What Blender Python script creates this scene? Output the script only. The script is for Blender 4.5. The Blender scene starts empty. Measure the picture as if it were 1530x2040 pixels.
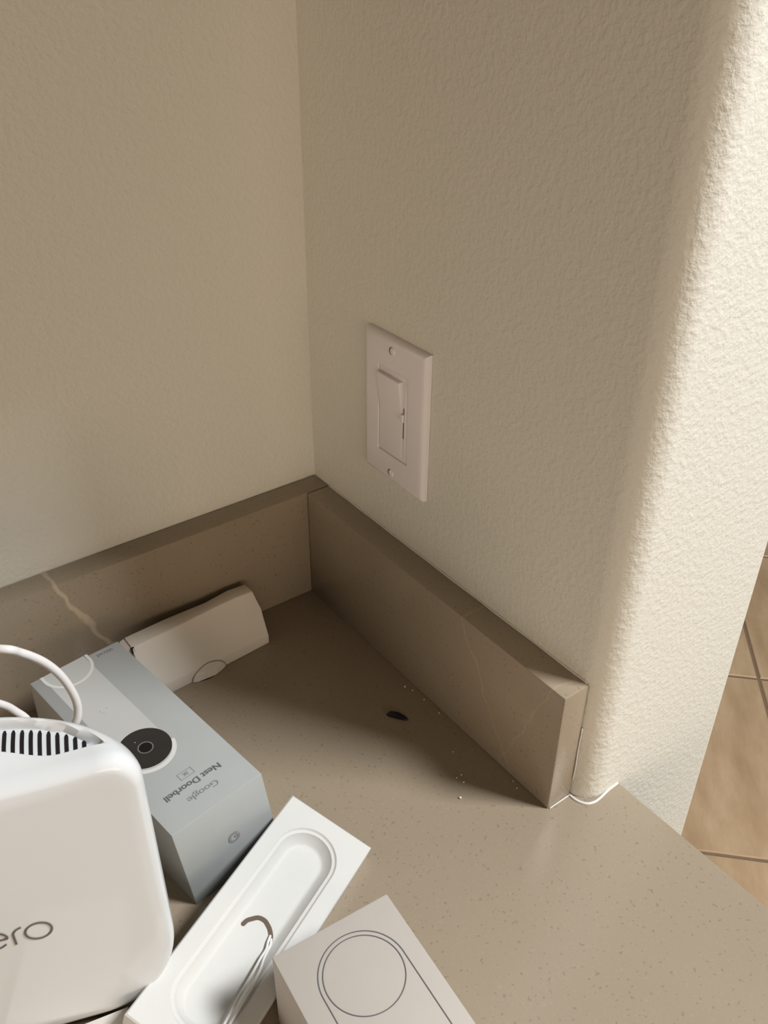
import bpy, bmesh, math, random
from mathutils import Vector, Matrix

# ------------------------------------------------------------------ camera
SC = bpy.context.scene
COL = SC.collection
random.seed(7)
CAM = (-0.360383, -0.580651, 0.515493)
YAW, PIT, ROL, FPX = 0.644910, 0.583460, 0.009529, 1808.35
W, H = 1530.0, 2040.0
d = Vector((math.sin(YAW) * math.cos(PIT), math.cos(YAW) * math.cos(PIT), -math.sin(PIT)))
rt = Vector((math.cos(YAW), -math.sin(YAW), 0))
up = rt.cross(d)
cr, sr = math.cos(ROL), math.sin(ROL)
rx, ux = cr * rt + sr * up, -sr * rt + cr * up
cd = bpy.data.cameras.new('camera')
cam = bpy.data.objects.new('camera', cd)
COL.objects.link(cam)
cam.matrix_world = Matrix(((rx.x, ux.x, -d.x, CAM[0]), (rx.y, ux.y, -d.y, CAM[1]), (rx.z, ux.z, -d.z, CAM[2]), (0, 0, 0, 1)))
cd.sensor_fit = 'VERTICAL'
cd.sensor_height = 36.0
cd.lens = 36.0 * FPX / H
cd.clip_start = 0.01
SC.camera = cam

# ------------------------------------------------------------------ world, lights, exposure
w = bpy.data.worlds.new('room_ambient')
SC.world = w
w.use_nodes = True
bg = w.node_tree.nodes['Background']
bg.inputs[0].default_value = (1.0, 0.86, 0.68, 1)
bg.inputs[1].default_value = 0.02

def area(name, loc, target, sx, sy, power, color):
    l = bpy.data.lights.new(name, 'AREA')
    l.shape = 'RECTANGLE'
    l.size, l.size_y = sx, sy
    l.energy = power
    l.color = color
    o = bpy.data.objects.new(name, l)
    COL.objects.link(o)
    o.location = loc
    o.rotation_euler = (Vector(target) - Vector(loc)).to_track_quat('-Z', 'Y').to_euler()
    return o

# daylight from a high window out beyond the end of the right wall
area('window_daylight', (0.97, -1.475, 2.07), (-0.15, -0.13, 0.0), 0.52, 0.60, 93, (0.98, 0.995, 1.0))
# added warm fill for the open room behind the viewer
area('room_fill', (-0.75, -3.2, 0.45), (-0.2, 0.0, 0.2), 2.2, 1.1, 34, (1.0, 0.81, 0.62))
area('side_fill', (-3.2, -1.3, 0.50), (0.0, -0.2, 0.25), 1.8, 1.1, 19, (1.0, 0.775, 0.585))  # added fill from the left, to brighten the right wall

vs = SC.view_settings
vs.view_transform = 'Standard'
vs.look = 'None'
vs.gamma = 1.0
vs.use_curve_mapping = False
vs.exposure = 0.0

# ------------------------------------------------------------------ helpers
def tag(o, label=None, cat=None, group=None, kind=None):
    if label: o['label'] = label
    if cat: o['category'] = cat
    if group: o['group'] = group
    if kind: o['kind'] = kind
    return o

def mesh(name, verts, faces, mat, parent=None, smooth=False):
    me = bpy.data.meshes.new(name)
    me.from_pydata([tuple(v) for v in verts], [], faces)
    me.update()
    if smooth:
        for p in me.polygons: p.use_smooth = True
    o = bpy.data.objects.new(name, me)
    COL.objects.link(o)
    if mat: me.materials.append(mat)
    if parent: o.parent = parent
    return o

def from_bm(name, bm, mat, parent=None, smooth=False):
    bmesh.ops.recalc_face_normals(bm, faces=bm.faces)
    me = bpy.data.meshes.new(name)
    bm.to_mesh(me); bm.free()
    if smooth:
        for p in me.polygons: p.use_smooth = True
        if hasattr(me, 'set_sharp_from_angle'): me.set_sharp_from_angle(angle=math.radians(40))
    o = bpy.data.objects.new(name, me)
    COL.objects.link(o)
    if mat: me.materials.append(mat)
    if parent: o.parent = parent
    return o

def empty(name, loc=(0, 0, 0)):
    o = bpy.data.objects.new(name, None)
    COL.objects.link(o)
    o.location = loc
    o.empty_display_size = 0.02
    return o

def hexa_bm(b, t):
    """eight-cornered solid from bottom and top loops (same order)"""
    bm = bmesh.new()
    vb = [bm.verts.new(p) for p in b]; vt = [bm.verts.new(p) for p in t]
    n = len(b)
    bm.faces.new(list(reversed(vb))); bm.faces.new(vt)
    for i in range(n):
        j = (i + 1) % n
        bm.faces.new((vb[i], vb[j], vt[j], vt[i]))
    return bm

def bevel(bm, off, seg=2, sel=None):
    es = [e for e in bm.edges if sel is None or sel(e)]
    bmesh.ops.bevel(bm, geom=es, offset=off, segments=seg, profile=0.5, affect='EDGES', clamp_overlap=True)

def box_bm(x0, x1, y0, y1, z0, z1):
    b = [(x0, y0, z0), (x1, y0, z0), (x1, y1, z0), (x0, y1, z0)]
    return hexa_bm(b, [(p[0], p[1], z1) for p in b])

def prism_bm(poly, z0, z1):
    return hexa_bm([(x, y, z0) for x, y in poly], [(x, y, z1) for x, y in poly])

def tube(name, pts, r, mat, parent=None, n=10, sub=6):
    """round cord through pts (Catmull-Rom)"""
    P = [Vector(p) for p in pts]
    P = [P[0] * 2 - P[1]] + P + [P[-1] * 2 - P[-2]]
    path = []
    for i in range(1, len(P) - 2):
        for k in range(sub):
            t = k / sub
            a, b, c, e = P[i - 1], P[i], P[i + 1], P[i + 2]
            path.append(0.5 * ((2 * b) + (c - a) * t + (2 * a - 5 * b + 4 * c - e) * t * t + (3 * b - a - 3 * c + e) * t ** 3))
    path.append(P[-2])
    verts, faces = [], []
    nrm = None
    for i, p in enumerate(path):
        tg = (path[min(i + 1, len(path) - 1)] - path[max(i - 1, 0)]).normalized()
        if nrm is None:
            nrm = tg.orthogonal().normalized()
        nrm = (nrm - tg * nrm.dot(tg)).normalized()
        bn = tg.cross(nrm)
        for k in range(n):
            a = 2 * math.pi * k / n
            verts.append(p + (nrm * math.cos(a) + bn * math.sin(a)) * r)
    m = len(path)
    for i in range(m - 1):
        for k in range(n):
            a, b = i * n + k, i * n + (k + 1) % n
            faces.append((a, b, b + n, a + n))
    faces.append(tuple(reversed(range(n)))); faces.append(tuple(range((m - 1) * n, m * n)))
    return mesh(name, verts, faces, mat, parent, True)

def plane_map(o, u, v, n):
    o, u, v, n = Vector(o), Vector(u), Vector(v), Vector(n)
    return lambda a, b, c=0.0: o + u * a + v * b + n * c

def ribbon(name, pts, wd, fm, mat, parent, closed=False, c=0.0002):
    """flat printed line of width wd along 2-D pts on the plane map fm"""
    P = [Vector(p) for p in pts]
    n = len(P); verts = []; faces = []
    for i, p in enumerate(P):
        a = P[(i - 1) % n] if closed or i > 0 else P[i]
        b = P[(i + 1) % n] if closed or i < n - 1 else P[i]
        t = (b - a).normalized(); q = Vector((-t.y, t.x))
        for s in (-.5, .5):
            e = p + q * wd * s
            verts.append(fm(e.x, e.y, c))
    for i in range(n if closed else n - 1):
        j = (i + 1) % n
        faces.append((2 * i, 2 * j, 2 * j + 1, 2 * i + 1))
    return mesh(name, verts, faces, mat, parent)

def flat(name, pts, fm, mat, parent, c=0.00015):
    return mesh(name, [fm(x, y, c) for x, y in pts], [tuple(range(len(pts)))], mat, parent)

def arc(cx, cy, r, a0, a1, n=48, ry=None):
    ry = ry or r
    return [(cx + r * math.cos(math.radians(a0 + (a1 - a0) * i / n)), cy + ry * math.sin(math.radians(a0 + (a1 - a0) * i / n))) for i in range(n + 1)]

def text(name, body, wd, hgt, cx, cy, fm, mat, parent, c=0.0002, bold=0.0):
    """lettering fitted to wd x hgt, centred at cx, cy on the plane map fm (x right, y up)"""
    cu = bpy.data.curves.new('lettering', 'FONT')
    cu.body = body
    cu.offset = bold
    cu.resolution_u = 5
    t = bpy.data.objects.new('lettering', cu)
    COL.objects.link(t)
    bpy.context.view_layer.update()
    me = bpy.data.meshes.new_from_object(t.evaluated_get(bpy.context.evaluated_depsgraph_get()))
    bpy.data.objects.remove(t); bpy.data.curves.remove(cu)
    xs = [v.co.x for v in me.vertices]; ys = [v.co.y for v in me.vertices]
    x0, x1, y0, y1 = min(xs), max(xs), min(ys), max(ys)
    for v in me.vertices:
        v.co = fm(cx + ((v.co.x - x0) / (x1 - x0) - .5) * wd, cy + ((v.co.y - y0) / (y1 - y0) - .5) * hgt, c)
    me.materials.clear(); me.materials.append(mat)
    o = bpy.data.objects.new(name, me)
    COL.objects.link(o); o.parent = parent
    return o

# ------------------------------------------------------------------ materials
def new_mat(name, col, rough=0.5, spec=0.5, coat=0.0, coat_rough=0.1):
    m = bpy.data.materials.new(name)
    m.use_nodes = True
    b = m.node_tree.nodes['Principled BSDF']
    b.inputs['Base Color'].default_value = (*col, 1)
    b.inputs['Roughness'].default_value = rough
    b.inputs['Specular IOR Level'].default_value = spec
    b.inputs['Coat Weight'].default_value = coat
    b.inputs['Coat Roughness'].default_value = coat_rough
    return m

class NT:
    def __init__(s, m):
        s.t = m.node_tree; s.b = s.t.nodes['Principled BSDF']
        s.tc = s.t.nodes.new('ShaderNodeTexCoord')
    def node(s, typ, **kw):
        n = s.t.nodes.new(typ)
        for k, v in kw.items(): setattr(n, k, v)
        return n
    def link(s, a, b): s.t.links.new(a, b)
    def noise(s, scale, detail=2, rough=.5, vec=None):
        n = s.node('ShaderNodeTexNoise')
        n.inputs['Scale'].default_value = scale; n.inputs['Detail'].default_value = detail; n.inputs['Roughness'].default_value = rough
        s.link(vec or s.tc.outputs['Object'], n.inputs['Vector'])
        return n
    def ramp(s, fac, stops):
        r = s.node('ShaderNodeValToRGB')
        e = r.color_ramp.elements
        while len(e) < len(stops): e.new(0.5)
        for i, (p, c) in enumerate(stops):
            e[i].position = p; e[i].color = (*c, 1) if len(c) == 3 else c
        s.link(fac, r.inputs[0]); return r
    def mix(s, fac, a, b, mode='MIX'):
        n = s.node('ShaderNodeMix', data_type='RGBA', blend_type=mode)
        if isinstance(fac, float): n.inputs[0].default_value = fac
        else: s.link(fac, n.inputs[0])
        for x, i in ((a, 6), (b, 7)):
            if isinstance(x, tuple): n.inputs[i].default_value = (*x, 1)
            else: s.link(x, n.inputs[i])
        return n.outputs[2]
    def math(s, op, a, b=None):
        n = s.node('ShaderNodeMath', operation=op)
        for x, i in ((a, 0), (b, 1)):
            if x is None: continue
            if isinstance(x, (int, float)): n.inputs[i].default_value = x
            else: s.link(x, n.inputs[i])
        return n.outputs[0]
    def bump(s, h, strength, dist):
        n = s.node('ShaderNodeBump')
        n.inputs['Strength'].default_value = strength; n.inputs['Distance'].default_value = dist
        s.link(h, n.inputs['Height']); s.link(n.outputs[0], s.b.inputs['Normal'])

def wall_mat():
    m = new_mat('painted_orange_peel_plaster', (0.62, 0.56, 0.47), 0.62, 0.3)
    t = NT(m)
    n1 = t.noise(260, 3, .55); n2 = t.noise(120, 2, .5); big = t.noise(3.0, 2, .5)
    h = t.math('ADD', t.math('MULTIPLY', t.ramp(n1.outputs[0], [(.40, (0, 0, 0)), (.66, (1, 1, 1))]).outputs[0], .6), t.math('MULTIPLY', n2.outputs[0], .9))
    t.bump(h, 0.55, 0.0007)
    t.link(t.mix(big.outputs[0], (0.66, 0.645, 0.575), (0.69, 0.675, 0.605)), t.b.inputs['Base Color'])
    return m

def quartz_mat(name, vein=False):
    m = new_mat(name, (0.2, 0.16, 0.12), 0.26, 0.4)
    t = NT(m)
    mp = t.node('ShaderNodeMapping'); mp.inputs['Location'].default_value = (1.3713, 2.1137, 0.7319)
    mp.inputs['Rotation'].default_value = (0.31, 0.43, 0.2)
    t.link(t.tc.outputs['Object'], mp.inputs[0]); mv = mp.outputs[0]
    big = t.noise(9, 3, .55, mv); fine = t.noise(700, 1, .5, mv); sp = t.noise(420, 0, .5, mv); wh = t.noise(520, 0, .5, mv)
    base = t.mix(big.outputs[0], QA, QB)
    base = t.mix(t.math('MULTIPLY', fine.outputs[0], .22), base, tuple(c * .72 for c in QA))
    dark = t.ramp(sp.outputs[0], [(.735, (0, 0, 0)), (.77, (1, 1, 1))])
    base = t.mix(t.math('MULTIPLY', dark.outputs[0], .36), base, tuple(c * .45 for c in QA))
    lite = t.ramp(wh.outputs[0], [(.25, (1, 1, 1)), (.29, (0, 0, 0))])
    base = t.mix(t.math('MULTIPLY', lite.outputs[0], .09), base, tuple(min(1, c * 1.8) for c in QA))
    if vein:
        sx = t.node('ShaderNodeSeparateXYZ'); t.link(t.tc.outputs['Object'], sx.inputs[0])
        wob = t.noise(24, 2.5, .5); wid = t.noise(60, 2, .5)
        for x0, k, amp, ww, st in VEINS[name]:
            # distance from a wandering line: lies at x0 + k*(top - z)
            ax = sx.outputs[0] if name.startswith('left') else sx.outputs[1]
            u = t.math('SUBTRACT', ax, t.math('ADD', t.math('MULTIPLY', t.math('SUBTRACT', 0.105, sx.outputs[2]), k), x0))
            u = t.math('ADD', u, t.math('MULTIPLY', t.math('SUBTRACT', wob.outputs[0], .5), amp))
            u = t.math('ABSOLUTE', u)
            f = t.ramp(t.math('DIVIDE', u, t.math('MULTIPLY', wid.outputs[0], ww)), [(.35, (1, 1, 1)), (1.0, (0, 0, 0))])
            base = t.mix(t.math('MULTIPLY', f.outputs[0], st), base, tuple(min(1, c * 2.6) for c in QA))
    t.link(base, t.b.inputs['Base Color'])
    return m

QA, QB = (0.285, 0.230, 0.165), (0.325, 0.265, 0.195)
VEINS = {'left_backsplash_quartz': [(-0.239, 0.46, 0.030, 0.0050, .34)],
         'right_backsplash_quartz': [(-0.225, -0.55, 0.02, 0.0030, .10), (-0.31, 0.4, 0.03, 0.0026, .07)]}

def paper_mat(name, col, rough=0.55, amt=.04, bumpd=0.0):
    m = new_mat(name, col, rough, 0.35)
    t = NT(m)
    n = t.noise(60, 4, .6)
    t.link(t.mix(n.outputs[0], tuple(c * (1 - amt) for c in col), tuple(min(1, c * (1 + amt)) for c in col)), t.b.inputs['Base Color'])
    if bumpd:
        f = t.noise(900, 2, .6)
        t.bump(f.outputs[0], .4, bumpd)
    return m

M_WALL = wall_mat()
M_TOP = quartz_mat('counter_quartz')
M_SPL = quartz_mat('left_backsplash_quartz', True)
M_SPR = quartz_mat('right_backsplash_quartz', True)
M_CAULK = paper_mat('white_caulk', (0.66, 0.64, 0.60), 0.4)
M_NEST = paper_mat('grey_white_carton_print', (0.335, 0.35, 0.348), 0.42)
M_NEST_SIDE = paper_mat('box_side_print', (0.63, 0.65, 0.655), 0.45)
M_PILL = paper_mat('printed_doorbell_white', (0.43, 0.435, 0.425), 0.42, .02)
M_STRIPE = paper_mat('printed_grey', (0.255, 0.26, 0.26), 0.42, .02)
M_RIM = paper_mat('printed_pale_rim', (0.58, 0.58, 0.56), 0.42, .02)
M_DISC = paper_mat('printed_charcoal', (0.022, 0.020, 0.019), 0.4, .2)
M_LENS = paper_mat('printed_lens_black', (0.004, 0.004, 0.006), 0.3, .2)
M_LENSRING = paper_mat('printed_lens_ring', (0.14, 0.14, 0.13), 0.4, .1)
M_INK = paper_mat('dark_grey_ink', (0.11, 0.11, 0.11), 0.5, .05)
M_INK2 = paper_mat('mid_grey_ink', (0.22, 0.22, 0.22), 0.5, .05)
M_INK3 = paper_mat('faint_grey_ink', (0.50, 0.50, 0.50), 0.5, .05)
M_PULP = paper_mat('white_moulded_pulp', (0.585, 0.585, 0.565), 0.6, .02, 0.0002)
M_HOLE = paper_mat('slot_shadow_card', (0.12, 0.085, 0.06), 0.8, .05)
M_CARTON = paper_mat('plain_white_carton', (0.74, 0.68, 0.60), 0.6, .03)
M_PLUG = paper_mat('matt_off_white_carton', (0.48, 0.44, 0.40), 0.6, .03)
M_GLOSS = paper_mat('glossy_white_plastic', (0.625, 0.645, 0.655), 0.12, .01)
M_FOOT = paper_mat('pale_grey_rubber', (0.42, 0.42, 0.41), 0.6, .05)
M_VENT = paper_mat('dark_vent_gap', (0.006, 0.003, 0.004), 0.7, .1)
M_LOGO = paper_mat('brown_grey_logo', (0.12, 0.10, 0.095), 0.4, .05)
M_CABLE = paper_mat('white_cable_jacket', (0.70, 0.68, 0.67), 0.35, .02)
M_CORD = paper_mat('white_thin_cord', (0.70, 0.70, 0.68), 0.4, .02)
M_PLATE = paper_mat('white_switch_plastic', (0.76, 0.73, 0.735), 0.35, .01)
M_GAP = paper_mat('switch_gap', (0.16, 0.14, 0.13), 0.6, .05)
M_CHIP = paper_mat('black_chip', (0.012, 0.012, 0.016), 0.4, .2)
M_CRUMB = paper_mat('pale_crumb', (0.8, 0.76, 0.68), 0.6, .1)
M_SHEET = paper_mat('pale_paper', (0.62, 0.58, 0.53), 0.7, .03)
M_BLOCKER = paper_mat('dark_blocker_brown', (0.10, 0.06, 0.035), 0.5, .2)  # for the added light blocker, dark to cut bounce onto the counter
M_CUT = paper_mat('card_cut_edge', (0.34, 0.29, 0.23), 0.7, .05)
M_GROUT = paper_mat('brown_grout', (0.23, 0.16, 0.10), 0.8, .1)

def tile_mat():
    m = new_mat('tan_ceramic_tile', (0.42, 0.30, 0.19), 0.42, 0.4)
    t = NT(m)
    mp = t.node('ShaderNodeMapping'); mp.inputs['Scale'].default_value = (1, 3.0, 1)
    mp.inputs['Rotation'].default_value = (0, 0, 0.6)
    t.link(t.tc.outputs['Generated'], mp.inputs[0])
    oi = t.node('ShaderNodeObjectInfo')
    ad = t.node('ShaderNodeVectorMath', operation='ADD'); t.link(mp.outputs[0], ad.inputs[0])
    sc = t.node('ShaderNodeVectorMath', operation='SCALE'); t.link(oi.outputs['Location'], sc.inputs[0]); sc.inputs['Scale'].default_value = 3.7
    t.link(sc.outputs[0], ad.inputs[1])
    a = t.noise(3.2, 5, .6, ad.outputs[0])
    r = t.ramp(a.outputs[0], [(.3, (0.43, 0.29, 0.17)), (.5, (0.51, 0.355, 0.215)), (.72, (0.61, 0.445, 0.285))])
    t.link(r.outputs[0], t.b.inputs['Base Color'])
    return m
M_TILE = tile_mat()

# ------------------------------------------------------------------ structure
LW, TW, RB = 0.335, 0.1640, 0.019         # end of the right wall, its thickness, bullnose radius
WTOP, FLOOR = 1.55, -0.914
mesh_l = box_bm(-1.7, 0.0, 0.0, 0.12, FLOOR, WTOP)
tag(from_bm('wall_left', mesh_l, M_WALL), kind='structure')
poly = [(0.0, 1.2)] + [(0.0, -LW + RB)]
poly += [(RB - RB * math.cos(math.radians(a)), -LW + RB - RB * math.sin(math.radians(a))) for a in range(6, 90, 6)]
poly += [(RB, -LW), (TW - RB, -LW)]
poly += [(TW - RB + RB * math.sin(math.radians(a)), -LW + RB - RB * math.cos(math.radians(a))) for a in range(6, 90, 6)]
poly += [(TW, -LW + RB), (TW, 1.2)]
tag(from_bm('wall_right', prism_bm(poly, FLOOR, WTOP), M_WALL, None, True), kind='structure')

# unseen block added above the view to keep window light off the left wall
tag(from_bm('wall_light_blocker', box_bm(-0.34, 0.0, -0.325, 0.0, 0.545, WTOP), M_BLOCKER), kind='structure')

# floor slab with diagonal tiles
fl = tag(from_bm('floor', box_bm(-1.7, 3.2, -1.6, 2.6, FLOOR - 0.05, FLOOR - 0.003), M_GROUT), kind='structure')
TS = 0.487
ea, eb = Vector((0.712, 0.702)), Vector((0.702, -0.712))
c0 = Vector((1.2177, 0.1098))
g = 0.0035
bt = box_bm(g, TS - g, g, TS - g, -0.008, 0.0)
bevel(bt, 0.002, 1, lambda e: all(v.co.z > -0.001 for v in e.verts))
tme = bpy.data.meshes.new('tile'); bt.to_mesh(tme); bt.free(); tme.materials.append(M_TILE)
ang = math.atan2(ea.y, ea.x)
for i in range(-7, 6):
    for j in range(-6, 6):
        q = c0 + ea * TS * i - eb * TS * (j)
        # local x runs along ea, local y along -eb
        mid = q + ea * TS / 2 - eb * TS / 2
        if not (-0.1 < mid.x < 2.9 and -1.25 < mid.y < 2.2): continue
        o = bpy.data.objects.new('tile', tme); COL.objects.link(o)
        o.location = (q.x, q.y, FLOOR); o.rotation_euler = (0, 0, ang); o.parent = fl

# countertop
XE = 0.0359
cp = [(-1.6, -0.66), (XE, -0.66), (XE, -LW)] + [(RB, -LW)]
cp += [(RB - RB * math.cos(math.radians(a)), -LW + RB - RB * math.sin(math.radians(a))) for a in range(84, 0, -6)]
cp += [(0.0, -LW + RB), (0.0, 0.0), (-1.6, 0.0)]
bm = prism_bm(cp, -0.03, 0.0)
bevel(bm, 0.0016, 2, lambda e: (all(abs(v.co.x - XE) < 1e-5 for v in e.verts) or all(abs(v.co.y + .66) < 1e-5 for v in e.verts)) and abs(e.verts[0].co.z - e.verts[1].co.z) < 1e-6)
ct = from_bm('countertop', bm, M_TOP, None, True)
tag(ct, 'taupe speckled quartz countertop running past the end of the right wall', 'countertop')

# backsplashes
SH, ST, SL = 0.1052, 0.0222, 0.3219
bm = box_bm(-1.6, 0.0, -ST, 0.0, 0.0, SH); bevel(bm, 0.0016, 2)
tag(from_bm('backsplash', bm, M_SPL, None, True), 'taupe stone backsplash along the left wall with a pale wandering vein', 'backsplash')
bm = box_bm(-ST, 0.0, -SL, -ST - 0.0003, 0.0, SH); bevel(bm, 0.0016, 2)
tag(from_bm('backsplash', bm, M_SPR, None, True), 'taupe stone backsplash under the light switch with a cut end', 'backsplash')

# caulk beads where wall, splash and counter meet
def bead(name, pts, r):
    o = tube(name, pts, r, M_CAULK, None, 8, 5)
    tag(o, kind='structure'); return o
cz = 0.0004
bead('trim_1', [(-0.001, -0.3215, cz), (-0.0004, -0.3285, cz), (0.003, -0.3345, cz), (0.0085, -0.3368, cz), (0.014, -0.3368, cz), (0.019, -0.3362, cz), (0.025, -0.3355, cz), (0.0345, -0.3352, cz)], 0.0010)
bead('trim_2', [(-0.0205, -0.3222, cz), (-0.012, -0.3222, cz), (-0.001, -0.3222, cz)], 0.00045)
bead('trim_3', [(-0.0003, -0.3222, 0.016), (-0.0001, -0.3224, 0.03), (-0.0003, -0.3222, 0.045), (0.0001, -0.3222, 0.066)], 0.00055)

jit = [(-0.0003 + random.uniform(-.0003, .0002), -0.024 - i * .0148, SH + .0002) for i in range(21)]
bead('trim_4', jit, 0.0008)

# ------------------------------------------------------------------ light switch on the right wall
sw = empty('light_switch', (0, -0.119, 0.2147))
tag(sw, 'white rocker light switch with dimmer slider on the right wall', 'light switch')
SY, SZ = -0.119, 0.2147
def swl(o):
    o.matrix_parent_inverse = Matrix.Translation((0, 0.119, -0.2147)); return o
# plate as a frame round the opening, bevelled outside
def rect(hw, hh): return [(-hw, -hh), (hw, -hh), (hw, hh), (-hw, hh)]
bm = bmesh.new()
PT = 0.0062
loops = [(rect(.03495, .05715), 0.0), (rect(.03495, .05715), .0024), (rect(.0343, .0565), .0040), (rect(.0325, .0547), .0055), (rect(.0302, .0524), PT), (rect(.0176, .0344), PT), (rect(.0173, .0341), PT - .0005), (rect(.0172, .0340), 0.0)]
LV = [[bm.verts.new((-h - .0002, SY - a, SZ + b)) for a, b in pts] for pts, h in loops]
for A, B in zip(LV, LV[1:]):
    for i in range(4):
        bm.faces.new((A[i], A[(i + 1) % 4], B[(i + 1) % 4], B[i]))
swl(from_bm('plate', bm, M_PLATE, sw, True))
# inner frame
bm = box_bm(-.0056, -.0003, SY - .0169, SY + .0169, SZ - .0337, SZ + .0337); bevel(bm, .0006, 2)
swl(from_bm('inner_frame', bm, M_PLATE, sw, True))
# paddle: a wedge that stands out at the top
ya, yb = SY + .0158, SY - .0103
prof = [(-.0045, -.0312), (-.0061, -.0308), (-.0058, .000), (-.0096, .0288), (-.0092, .0298), (-.0045, .0298)]
bm = hexa_bm([(x, ya, SZ + z) for x, z in prof], [(x, yb, SZ + z) for x, z in prof]); bevel(bm, .0004, 2)
swl(from_bm('rocker', bm, M_PLATE, sw, True))
bm = box_bm(-.0058, -.0045, SY - .0126, SY - .0117, SZ - .014, SZ + .010)
swl(from_bm('slider_track', bm, M_GAP, sw))
bm = box_bm(-.0064, -.0050, SY - .0150, SY - .0138, SZ - .0312, SZ + .0300); bevel(bm, .0004, 1)
swl(from_bm('edge_rail', bm, M_PLATE, sw, True))
bm = box_bm(-.0078, -.0048, SY - .0131, SY - .0108, SZ - .0008, SZ + .0056); bevel(bm, .0006, 2)
swl(from_bm('slider_knob', bm, M_PLATE, sw, True))
for dz in (.0487, -.0487):
    bm = bmesh.new()
    bmesh.ops.create_cone(bm, cap_ends=True, segments=20, radius1=.0029, radius2=.0029, depth=.0003, matrix=Matrix.Translation((-PT - .0003, SY + .0018, SZ + dz)) @ Matrix.Rotation(math.pi / 2, 4, 'Y'))
    h = swl(from_bm('screw_shade', bm, M_GAP, sw))  # dark disc set off-centre, painted shade beside the screw head
    bm = bmesh.new()
    bmesh.ops.create_uvsphere(bm, u_segments=16, v_segments=8, radius=.0029, matrix=Matrix.Translation((-PT - .0002, SY + .0006, SZ + dz)) @ Matrix.Scale(.35, 4, (1, 0, 0)))
    swl(from_bm('screw', bm, M_PLATE, sw, True))

# ------------------------------------------------------------------ doorbell box (grey-white, printed)
NH = 0.068
P0, P1, P2, P3 = Vector((-.2561, -.2402, NH)), Vector((-.1908, -.2311, NH)), Vector((-.2138, -.0620, NH)), Vector((-.2804, -.0679, NH))
sh = Vector((.0063, -.0037, -NH))
nb = empty('doorbell_box', (-.235, -.155, 0))
tag(nb, 'grey-white doorbell box with printed camera and lettering, partly behind the router', 'box')
def local(o, e):
    o.matrix_parent_inverse = Matrix.Translation(-e.location); return o
Q = [P0 + sh, P1 + sh, P2 + Vector((.0045, .000, -NH)), P3 + Vector((-.001, .003, -NH))]
bm = hexa_bm(Q, [P0, P1, P2, P3]); bevel(bm, .0006, 2)
local(from_bm('carton', bm, M_NEST, nb, True), nb)
U = (P1 - P0).normalized(); V = (P3 - P0).normalized()
T = plane_map(P0, U, V, (0, 0, 1))
# printed doorbell on the lid, its head turned to the front
cu, cv, hw = .0247, .0660, .0160
pill = arc(cu, cv, hw, 180, 360, 40) + [(cu + hw, .1735), (cu - hw, .1735)]
local(flat('stripe_print', [(.0006, .028), (cu - hw, .060), (cu - hw, .1735), (.0006, .1735)], T, M_STRIPE, nb, .00008), nb)
local(flat('doorbell_print', pill, T, M_PILL, nb, .00012), nb)
local(ribbon('doorbell_rim_print', arc(cu, cv, .0178, 200, 350, 40), .0030, T, M_RIM, nb, False, .00016), nb)
local(flat('camera_print', arc(cu + .0005, cv + .0022, .0172, 0, 354, 59), T, M_DISC, nb, .00022), nb)
local(ribbon('lens_ring_print', arc(.0258, .0682, .0047, 0, 350, 35), .0008, T, M_LENSRING, nb, True, .00030), nb)
local(flat('lens_print', arc(.0258, .0682, .0042, 0, 350, 35), T, M_LENS, nb, .00028), nb)
local(flat('sensor_print', arc(.0232, .0765, .0005, 0, 330, 11), T, M_INK2, nb, .00028), nb)
bc = [(x, y) for x, y in arc(.0253, .1680, .0170, -180, 0, 60)]
local(ribbon('button_print', [(.0083, .1735)] + bc + [(.0423, .1735)], .0022, T, M_RIM, nb, False, .0002), nb)
up_r = plane_map(P0, -U, -V, (0, 0, 1))     # lettering stands on its head for the viewer
def tx(name, body, wd, hg, u, v, m, bold=0.0):
    return local(text(name, body, wd, hg, -u, -v, up_r, m, nb, .0003, bold), nb)
tx('brand_lettering', 'Google', .0215, .0058, .0322, .0147, M_INK2)
tx('title_lettering', 'Nest Doorbell', .0400, .0046, .0316, .0240, M_INK, .012)
tx('resolution_lettering', '2K', .0042, .0024, .0320, .0326, M_INK2)
local(ribbon('resolution_frame_print', [(.0272, .0299), (.0370, .0299), (.0370, .0352), (.0272, .0352)], .00045, T, M_INK2, nb, True, .0003), nb)
tx('wired_lettering', 'Wired', .0120, .0034, .0540, .1660, M_INK2)
def gmark(name, fm, cx, cy, r, wd, m, c):
    pts = arc(cx, cy, r, 45, 360, 40)
    o1 = ribbon(name, pts + [(cx + r * .99, cy), (cx + r * .1, cy)], wd, fm, m, nb, False, c)
    return local(o1, nb)
gmark('button_mark', up_r, -.0243, -.1155, .0028, .0006, M_INK3, .0003)
FN = (P1 - P0).cross(-sh).normalized()
F = plane_map(P0, U, -sh.normalized(), FN)
g_r, g_w = .0034, .0018
ang0 = arc(.0366, -.0352, g_r, 42, 352, 40)
local(ribbon('maker_mark', ang0, g_w, F, M_INK2, nb, False, .0003), nb)
local(ribbon('maker_mark_bar', [(.0366 + g_r * 1.2, -.0350), (.0368, -.0350)], g_w, F, M_INK2, nb, False, .00032), nb)

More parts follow.
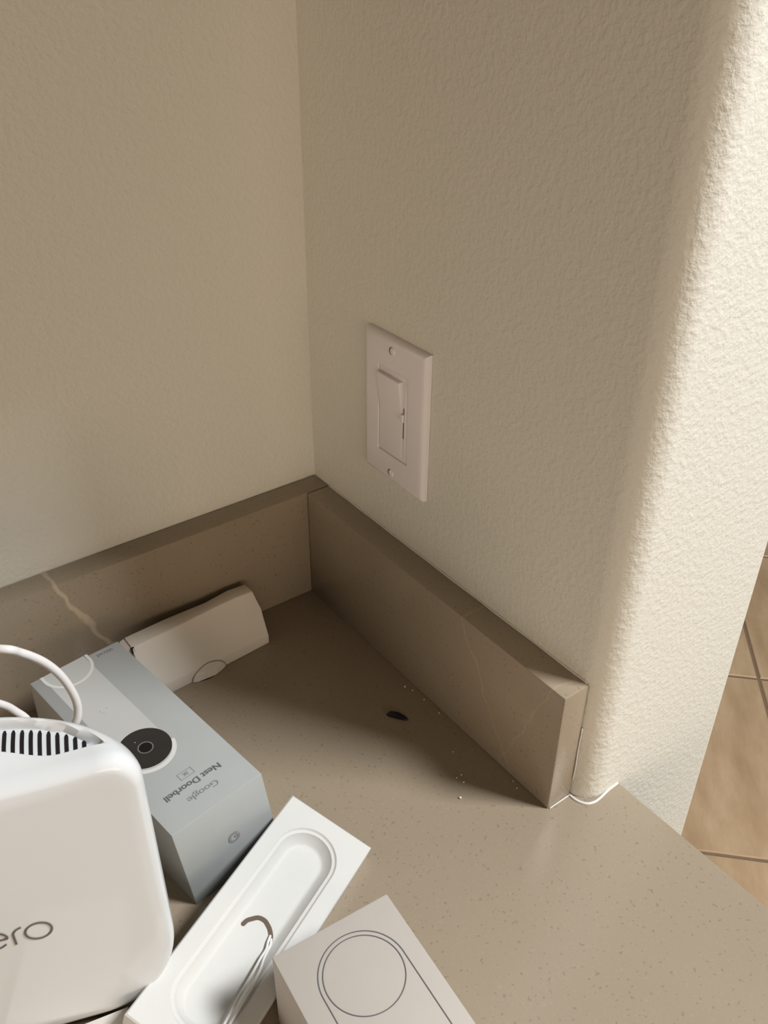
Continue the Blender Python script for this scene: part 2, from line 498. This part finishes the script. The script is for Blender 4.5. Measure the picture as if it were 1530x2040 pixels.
# ------------------------------------------------------------------ plain white carton against the left backsplash
cb = empty('white_carton', (-.145, -.046, 0))
tag(cb, 'crumpled plain white carton lying against the left backsplash', 'box')
XS = [-.2030, -.127, -.0905]
secs = [  # x, (front foot) (bend) (ridge) (back top) (back foot)
    (-.2005, [(-.0672, 0), (-.0660, .0105), (-.0495, .0450), (-.0345, .0450), (-.0330, 0)]),
    (-.165, [(-.0655, 0), (-.0650, .0105), (-.0470, .0452), (-.0325, .0450), (-.0315, 0)]),
    (-.130, [(-.0635, 0), (-.0635, .0100), (-.0430, .0447), (-.0315, .0440), (-.0305, 0)]),
    (-.108, [(-.0620, 0), (-.0622, .0095), (-.0425, .0455), (-.0290, .0448), (-.0285, 0)]),
    (-.0915, [(-.0606, 0), (-.0610, .0090), (-.0428, .0450), (-.0300, .0445), (-.0290, 0)]),
    (-.0890, [(-.0604, 0), (-.0608, .0085), (-.0505, .0300), (-.0320, .0300), (-.0300, 0)])]
bm = bmesh.new()
R_ = [[bm.verts.new((x, y, z)) for y, z in p] for x, p in secs]
for A, B in zip(R_, R_[1:]):
    for i in range(5):
        bm.faces.new((A[i], A[(i + 1) % 5], B[(i + 1) % 5], B[i]))
bm.faces.new(R_[0]); bm.faces.new(list(reversed(R_[-1])))
bevel(bm, .0008, 2)
local(from_bm('carton', bm, M_CARTON, cb, True), cb)
# end flap by the doorbell box, with its gap's shade painted black
bm = hexa_bm([(-.2012, -.0490, .0310), (-.2055, -.0485, .0300), (-.2055, -.0340, .0300), (-.2012, -.0345, .0310)], [(-.2012, -.0490, .0440), (-.2050, -.0480, .0425), (-.2050, -.0345, .0425), (-.2012, -.0345, .0440)])
local(from_bm('end_flap', bm, M_CARTON, cb), cb)
local(mesh('flap_gap_shade', [(-.2018, -.0510, .0405), (-.1990, -.0510, .0418), (-.1990, -.0492, .0456), (-.2018, -.0492, .0456)], [(0, 1, 2, 3)], M_VENT, cb), cb)
# thumb notch: a half-moon tab pressed in at the bottom edge
fx = lambda x: -.0672 + (x + .2005) / (.2005 - .0890) * .0068
nt = [(-.1475 + .0150 * math.cos(a), .0002 + .0110 * math.sin(a)) for a in [math.pi * k / 14 for k in range(15)]] + [(-.1475 - .0150 * c_, .0002) for c_ in (.75, .5, .25, 0, -.25, -.5, -.75)]
def carton_front(x, z):
    y = fx(x)
    if z > .0100: y += (z - .0100) * .52
    return y
bm = bmesh.new()
vo = [bm.verts.new((x, carton_front(x, z) - .0012 - .0042 * max(0, 1 - z / .008) * (1 - ((x + .1475) / .015) ** 2), z)) for x, z in nt]
vi = [bm.verts.new((x, carton_front(x, z) + .0004, z)) for x, z in nt]
bm.faces.new(vo)
for i in range(len(nt) - 1): bm.faces.new((vo[i], vo[i + 1], vi[i + 1], vi[i]))
local(from_bm('tuck_tab', bm, M_CARTON, cb), cb)
cut_v, cut_f = [], []
for i, a in enumerate([math.pi * k / 14 for k in range(15)]):
    for f in (1.0, 1.05):
        x, z = -.1475 + .0150 * f * math.cos(a), .0008 + .0105 * f * math.sin(a)
        cut_v.append((x, carton_front(x, z) - .00105, z))
    if i: cut_f.append((2 * i - 2, 2 * i - 1, 2 * i + 1, 2 * i))
local(mesh('tab_cut', cut_v, cut_f, M_CUT, cb), cb)

# ------------------------------------------------------------------ moulded pulp tray
A_, B_, C_ = Vector((-.1692, -.2295, .031)), Vector((-.1436, -.2824, .0135)), Vector((-.3158, -.2985, .031))
TH = 0.0138
tw, tl = (B_ - A_).length, (C_ - A_).length
tu = (B_ - A_).normalized(); tn = tu.cross((C_ - A_).normalized()).normalized()
if tn.z < 0: tn = -tn
tv = (C_ - A_).normalized()
def tray_pt(u, v, z): return A_ + tu * u + tv * v + tn * z      # z is measured up from the top face
tr = empty('packing_tray', tray_pt(tw / 2, tl / 2, -TH))
tag(tr, 'white moulded packing tray with a long oval recess, tilted between the boxes', 'tray')
rc, rr0 = tw * .4925, tw * .337
v_a, v_b = tl * .072 + rr0, tl * .930 - rr0
def stadium(r, n=20, shift=0.0):
    pts = []
    for k in range(n + 1):
        a = math.pi + math.pi * k / n
        pts.append((rc + r * math.cos(a), v_a + r * math.sin(a)))
    for k in range(n + 1):
        a = math.pi * k / n
        pts.append((rc + r * math.cos(a), v_b + r * math.sin(a)))
    return pts
bm = bmesh.new()
steps = [(rr0, 0), (rr0 - .0005, -.0005), (rr0 - .0009, -.0011), (rr0 - .0014, -.0013), (rr0 - .0024, -.0012), (rr0 - .0029, -.0014), (rr0 - .0034, -.0024), (rr0 - .0068, -.0062), (rr0 - .0078, -.0070), (rr0 - .0086, -.0074), (rr0 - .0100, -.0075)]
ring = [[bm.verts.new(tray_pt(u, v, z)) for u, v in stadium(r)] for r, z in steps]
n = len(ring[0])
for A, B in zip(ring, ring[1:]):
    for i in range(n): bm.faces.new((A[i], A[(i + 1) % n], B[(i + 1) % n], B[i]))
bm.faces.new(ring[-1])
# outer rim: project each stadium point onto the rectangle
outer = []
for k, (u, v) in enumerate(stadium(rr0)):
    cvv = v_a if k < n // 2 else v_b
    du, dv = u - rc, v - cvv
    L = []
    if du > 1e-9: L.append((tw - rc) / du)
    if du < -1e-9: L.append(-rc / du)
    if dv > 1e-9: L.append((tl - cvv) / dv)
    if dv < -1e-9: L.append(-cvv / dv)
    s = min(L)
    outer.append([rc + du * s, cvv + dv * s])
for corner in ((0, 0), (tw, 0), (tw, tl), (0, tl)):
    k = min(range(n), key=lambda i: (outer[i][0] - corner[0]) ** 2 + (outer[i][1] - corner[1]) ** 2)
    outer[k] = list(corner)
e = .0009
ins = [(min(max(u, e), tw - e), min(max(v, e), tl - e)) for u, v in outer]
o_in = [bm.verts.new(tray_pt(u, v, 0)) for u, v in ins]
o_top = [bm.verts.new(tray_pt(u, v, -e)) for u, v in outer]
o_bot = [bm.verts.new(tray_pt(u, v, -TH)) for u, v in outer]
for i in range(n):
    j = (i + 1) % n
    bm.faces.new((ring[0][i], o_in[i], o_in[j], ring[0][j]))
    bm.faces.new((o_in[i], o_top[i], o_top[j], o_in[j]))
    bm.faces.new((o_top[i], o_bot[i], o_bot[j], o_top[j]))
bm.faces.new(o_bot)
local(from_bm('tray_body', bm, M_PULP, tr, True), tr)
# curved slot in the recess floor
TF = plane_map(tray_pt(0, 0, -.0075), tu, tv, tn)
sl = [(.362, .520), (.372, .503), (.396, .490), (.447, .470), (.515, .4655), (.570, .474), (.600, .481), (.640, .496), (.662, .510), (.668, .520)]
def smooth2(P, k=6):
    P = [Vector(p) for p in P]; P = [P[0] * 2 - P[1]] + P + [P[-1] * 2 - P[-2]]; out = []
    for i in range(1, len(P) - 2):
        for j in range(k):
            t = j / k; a, b, c, e_ = P[i - 1], P[i], P[i + 1], P[i + 2]
            out.append(0.5 * ((2 * b) + (c - a) * t + (2 * a - 5 * b + 4 * c - e_) * t * t + (3 * b - a - 3 * c + e_) * t ** 3))
    return out + [P[-2]]
slp = [(p.x * tw, p.y * tl) for p in smooth2(sl)]
local(ribbon('curved_slot', slp, .0027, TF, M_HOLE, tr, False, .0003), tr)
for q in (slp[0], slp[-1]):
    local(flat('slot_end', arc(q[0], q[1], .00135, 0, 330, 11), TF, M_HOLE, tr, .00028), tr)

# thin white cord pulled through the slot
def tp(u, v, z): return tray_pt(u * tw, v * tl, z)
co = empty('pull_cord', tp(.66, .54, 0))
tag(co, 'thin white double cord threaded through the curved slot of the packing tray', 'cord')
local(tube('strand', [tp(.640, .500, -.0065), tp(.655, .525, -.0060), tp(.682, .553, -.0052), tp(.685, .590, -.0045), tp(.700, .640, -.0030), tp(.722, .73, -.0008), tp(.752, .845, .0012), tp(.770, .95, .0015)], .00078, M_CORD, co, 8, 5), co)
local(tube('strand', [tp(.663, .508, -.0065), tp(.690, .530, -.0060), tp(.700, .555, -.0050), tp(.715, .590, -.0043), tp(.750, .640, -.0022), tp(.770, .73, .0004), tp(.792, .835, .0014), tp(.805, .95, .0016)], .00078, M_CORD, co, 8, 5), co)

# ------------------------------------------------------------------ box with a printed outline, nearest
PH = 0.062
a0, b0 = Vector((-.2454, -.3343, 0)), Vector((-.1763, -.3402, 0))
pu = (b0 - a0).normalized(); pv = Vector((pu.y, -pu.x, 0))
pw, pl = .0705, .172
pb = empty('outline_box', a0 + pu * pw / 2 + pv * pl / 2)
tag(pb, 'matt off-white box with a thin grey ring printed on top, nearest the viewer', 'box')
base = [a0, a0 + pu * pw, a0 + pu * pw + pv * pl, a0 + pv * pl]
bm = hexa_bm(base, [p + Vector((0, 0, PH)) for p in base]); bevel(bm, .0009, 2)
local(from_bm('carton', bm, M_PLUG, pb, True), pb)
PM = plane_map(a0 + Vector((0, 0, PH)), pu, pv, (0, 0, 1))
cc = (.0364, .0331)
local(ribbon('ring_print', arc(cc[0], cc[1], .0213, 0, 354, 60), .00055, PM, M_INK, pb, True), pb)
ol = [(cc[0] - .0238, .150), (cc[0] - .0238, .10)] + arc(cc[0], cc[1], .0238, 180, 360, 40) + [(cc[0] + .0238, .10), (cc[0] + .0238, .150)]
local(ribbon('outline_print', ol, .00055, PM, M_INK, pb, False), pb)

# ------------------------------------------------------------------ wifi router
th = math.radians(20)
E1, E2 = Vector((math.cos(th), -math.sin(th), 0)), Vector((math.sin(th), math.cos(th), 0))
S0, DF = -.2405, -.3762
def rp(s, dd, z): return E1 * (S0 + s) + E2 * (DF + dd) + Vector((0, 0, z))
ro = empty('wifi_router', rp(0, .035, 0))
tag(ro, 'glossy white upright wifi router with vent slots along its top', 'router')
RA, RZ = .0785, .2055
def depth(z): return .0445 + .034 * (1 - min(max(z / RZ, 0), 1)) ** .8
N_T = 220
def outline(a, zb, zt, rtop, rbx, rbz):
    """front-view outline, anticlockwise from bottom centre"""
    rtop = min(rtop, a * .98, (zt - zb) * .45); rbx = min(rbx, a * .98)
    pts = []
    seg = [((0, zb), (a - rbx, zb), 14), None, ((a, zb + rbz), (a, zt - rtop), 14), None, ((a - rtop, zt), (0, zt), 110)]
    def ln(p, q, n): return [(p[0] + (q[0] - p[0]) * i / n, p[1] + (q[1] - p[1]) * i / n) for i in range(n)]
    R = ln(*seg[0])
    R += [(a - rbx + rbx * math.sin(t), zb + rbz - rbz * math.cos(t)) for t in [math.pi / 2 * i / 16 for i in range(16)]]
    R += ln(*seg[2])
    R += [(a - rtop + rtop * math.cos(t), zt - rtop + rtop * math.sin(t)) for t in [math.pi / 2 * i / 12 for i in range(12)]]
    R += ln(*seg[4]) + [(0, zt)]
    L_ = [(-x, z) for x, z in reversed(R[1:-1])]
    return R + L_
def sstep(x, a, b):
    t = min(max((x - a) / (b - a), 0), 1); return t * t * (3 - 2 * t)
def trough(s):
    x = abs(s)
    return .0235 - .0095 * sstep(x, .010, .045), .0400 * math.sqrt(max(0, 1 - (x / .066) ** 2))
def recess(s, dd, z):
    """depth of the vent trough cut in the top"""
    front, back = trough(s)
    f = sstep(dd, front - .0012, front + .0014) * (1 - sstep(dd, back - .0010, back + .0012)) * (1 - sstep(abs(s), .0595, .0640))
    return .0050 * f
def dip(s, dd): return .0060 * max(0, 1 - (s / .068) ** 2) * (1 - sstep(dd, .002, .030))
us = []
fr = [0, .02, .06, .12, .2, .3, .42, .55, .7, .85, 1.0]
d_layers = [.009 * f for f in fr] + [.009 + (.046 * .999 - .009) * i / 84 for i in range(1, 85)]
secs = []
for dl in d_layers:
    u_ = dl / .046
    q = max(0, 1 - dl / .009)
    k = 1 - math.sqrt(max(0, 1 - q * q))
    a = RA * math.sqrt(max(0, 1 - (u_ * .985) ** 2)) - .0055 * k
    zb = .006 + .0135 * k
    tail = sstep(u_, .90, 1.0)
    zt = RZ - .0055 * k - .003 * tail * tail
    pts = outline(a, zb, zt, .018 - .002 * k, .042, .062 - .006 * k)
    row = []
    for s, z in pts:
        dd = u_ * depth(z)
        z2 = z - ((recess(s, dd, z) + dip(s, dd)) * sstep(z, RZ - .016, RZ - .006))
        row.append((s, dd, z2))
    secs.append(row)
def bulge(s, z): return .0030 * max(0, 1 - (s / RA) ** 2) * max(0, 1 - ((z - .105) / .1) ** 2)
cap = []
base_row = secs[0]
for f in (.02, .1, .2, .3, .4, .5, .6, .7, .8, .87, .93, .97):
    cap.append([(s * f, -bulge(s * f, .105 + (z - .105) * f), .105 + (z - .105) * f) for s, dd, z in base_row])
rows = cap + secs
nn = len(base_row)
verts = [rp(*p) for r_ in rows for p in r_]
faces = []
for i in range(len(rows) - 1):
    for k in range(nn):
        a, b = i * nn + k, i * nn + (k + 1) % nn
        faces.append((a, b, b + nn, a + nn))
faces.append(tuple(reversed(range(nn))))
faces.append(tuple(range((len(rows) - 1) * nn, len(rows) * nn)))
bmr = bmesh.new()
bv = [bmr.verts.new(v) for v in verts]
for f in faces:
    try: bmr.faces.new([bv[i] for i in f])
    except ValueError: pass
bmesh.ops.remove_doubles(bmr, verts=bmr.verts, dist=1e-6)
local(from_bm('body', bmr, M_GLOSS, ro, True), ro)
# foot
fp = []
for k in range(25):
    a = math.pi * k / 24
    fp.append((.052 * math.cos(a), .016 + .050 * math.sin(a)))
bm = hexa_bm([rp(s, dd, 0) for s, dd in fp], [rp(s, dd, .0085) for s, dd in fp])
local(from_bm('foot', bm, M_FOOT, ro), ro)
# vent slots in the trough
for i in range(-16, 17):
    s = i * .00385 + .0006
    f_, b_ = trough(s)
    f_ += .0012; b_ -= .0016
    if b_ - f_ < .0016 or abs(s) > .0605: continue
    hwid = .00085
    zt = RZ - .0050 - dip(s, (f_ + b_) / 2)
    bm = bmesh.new(); rows_ = []
    for k_ in range(9):
        y = f_ + (b_ - f_) * k_ / 8
        hw_ = hwid * (.45 if k_ == 8 else 1)
        zs = RZ - .0050 - dip(s, y)
        rows_.append([bm.verts.new(rp(s + o_, y, zs + h_)) for o_, h_ in ((-hw_, -.002), (-hw_, .0003), (hw_, .0003), (hw_, -.002))])
    for A, B in zip(rows_, rows_[1:]):
        for q_ in range(4): bm.faces.new((A[q_], A[(q_ + 1) % 4], B[(q_ + 1) % 4], B[q_]))
    bm.faces.new(rows_[0]); bm.faces.new(list(reversed(rows_[-1])))
    local(from_bm('vent_slot', bm, M_VENT, ro), ro)
# lettering: e e r o
def RM(a, b, c=0.0): return rp(a, -bulge(a, b) - c - .0003, b)
lr, lw, zc = .0060, .00112, .1055
def letter(pts, closed=False): return local(ribbon('logo_letter', pts, lw, RM, M_LOGO, ro, closed, .0001), ro)
ox = .0170
letter(arc(ox, zc, lr, 0, 354, 59), True)
letter([(.0057, zc - .0062), (.0057, zc + .0005)] + arc(.0105, zc + .0010, .0048, 172, 95, 10))
for ex in (-.0030, -.0162):
    letter([(ex - lr, zc), (ex + lr, zc)] + arc(ex, zc, lr, 6, 318, 50))

# low pale box under the tray's near corner
sp = [(-.3750, -.2740), (-.3385, -.2804), (-.3105, -.2863), (-.3135, -.2925), (-.3180, -.3030), (-.3260, -.3600), (-.3860, -.3500)]
bm = prism_bm(sp, 0.0, .0150); bevel(bm, .0006, 1)
tag(from_bm('low_box', bm, M_SHEET, None, True), 'low pale box at the bottom edge, between the router and the tilted packing tray', 'box')

# cables behind the router
c1 = tube('power_cable', [(-.330, -.150, .186), (-.307, -.18, .1956), (-.2982, -.18, .1885), (-.2885, -.18, .1768), (-.2815, -.18, .1629), (-.2774, -.18, .1471), (-.2767, -.18, .1348), (-.2800, -.180, .1244), (-.290, -.176, .112), (-.304, -.174, .100), (-.318, -.178, .095)], .0024, M_CABLE, None, 12, 6)
tag(c1, 'white cable arching from behind the router over the doorbell box', 'cable')
c2 = tube('network_cable', [(-.340, -.12, .138), (-.3243, -.12, .1235), (-.3079, -.12, .1077), (-.301, -.12, .0975), (-.2955, -.125, .086), (-.300, -.145, .072), (-.309, -.160, .062), (-.322, -.172, .060)], .0024, M_CABLE, None, 12, 6)
tag(c2, 'lower white cable slanting down behind the router at the left edge', 'cable')

# ------------------------------------------------------------------ small bits on the counter
bm = bmesh.new()
cpx = [(-.0590, -.1850), (-.0555, -.1850), (-.0505, -.1895), (-.0478, -.1955), (-.0482, -.2000), (-.0510, -.1985), (-.0555, -.1925), (-.0585, -.1875)]
vb = [bm.verts.new((x, y, 0)) for x, y in cpx]
vt = [bm.verts.new((x * .92 - .0533 * .08, y * .92 - .1915 * .08, .0016 + .0010 * math.sin(i * 1.3))) for i, (x, y) in enumerate(cpx)]
bm.faces.new(list(reversed(vb))); bm.faces.new(vt)
for i in range(8): bm.faces.new((vb[i], vb[(i + 1) % 8], vt[(i + 1) % 8], vt[i]))
tag(from_bm('dark_chip', bm, M_CHIP), 'small curved black chip lying on the shaded counter', 'chip')

def crumb(x, y, r, label, group=None):
    bm = bmesh.new()
    bmesh.ops.create_icosphere(bm, subdivisions=1, radius=r)
    for v in bm.verts: v.co *= random.uniform(.75, 1.15)
    zl = min(v.co.z for v in bm.verts)
    for v in bm.verts: v.co.z -= zl
    o = from_bm('crumb', bm, M_CRUMB); o.location = (x, y, 0)
    tag(o, label, 'crumb', group)
crumb(-.0645, -.2790, .0011, 'brightest white crumb on the counter at the edge of the shade')
for x, y, r in CR if 'CR' in globals() else [(-.0535, -.2700, .0007), (-.0505, -.2640, .0006), (-.0550, -.2640, .0005), (-.0290, -.1700, .0008), (-.0265, -.1765, .0006), (-.0255, -.1900, .0006), (-.0250, -.2080, .0006), (-.0415, -.2440, .0005), (-.0245, -.2900, .0006), (-.0265, -.2960, .0005)]:
    crumb(x, y, r, 'tiny pale crumb scattered along the foot of the backsplash under the light switch', 'pale crumbs by the backsplash')

# ------------------------------------------------------------------ prints, slots, letters and screws belong to the part they sit on
def hand_over(thing, part_name, prefixes):
    part = next(c for c in thing.children if c.name.split('.')[0] == part_name)
    for c in list(thing.children):
        if c is not part and any(c.name.startswith(p) for p in prefixes):
            c.parent = part
            c.matrix_parent_inverse = Matrix.Identity(4)
hand_over(nb, 'carton', ['stripe_', 'doorbell_', 'camera_', 'lens_', 'sensor_', 'button_', 'brand_', 'title_', 'resolution_', 'wired_', 'maker_'])
hand_over(pb, 'carton', ['ring_', 'outline_p'])
hand_over(tr, 'tray_body', ['curved_slot', 'slot_end'])
hand_over(ro, 'body', ['vent_slot', 'logo_letter'])
hand_over(sw, 'plate', ['screw'])
hand_over(sw, 'inner_frame', ['slider_', 'edge_rail', 'rocker'])
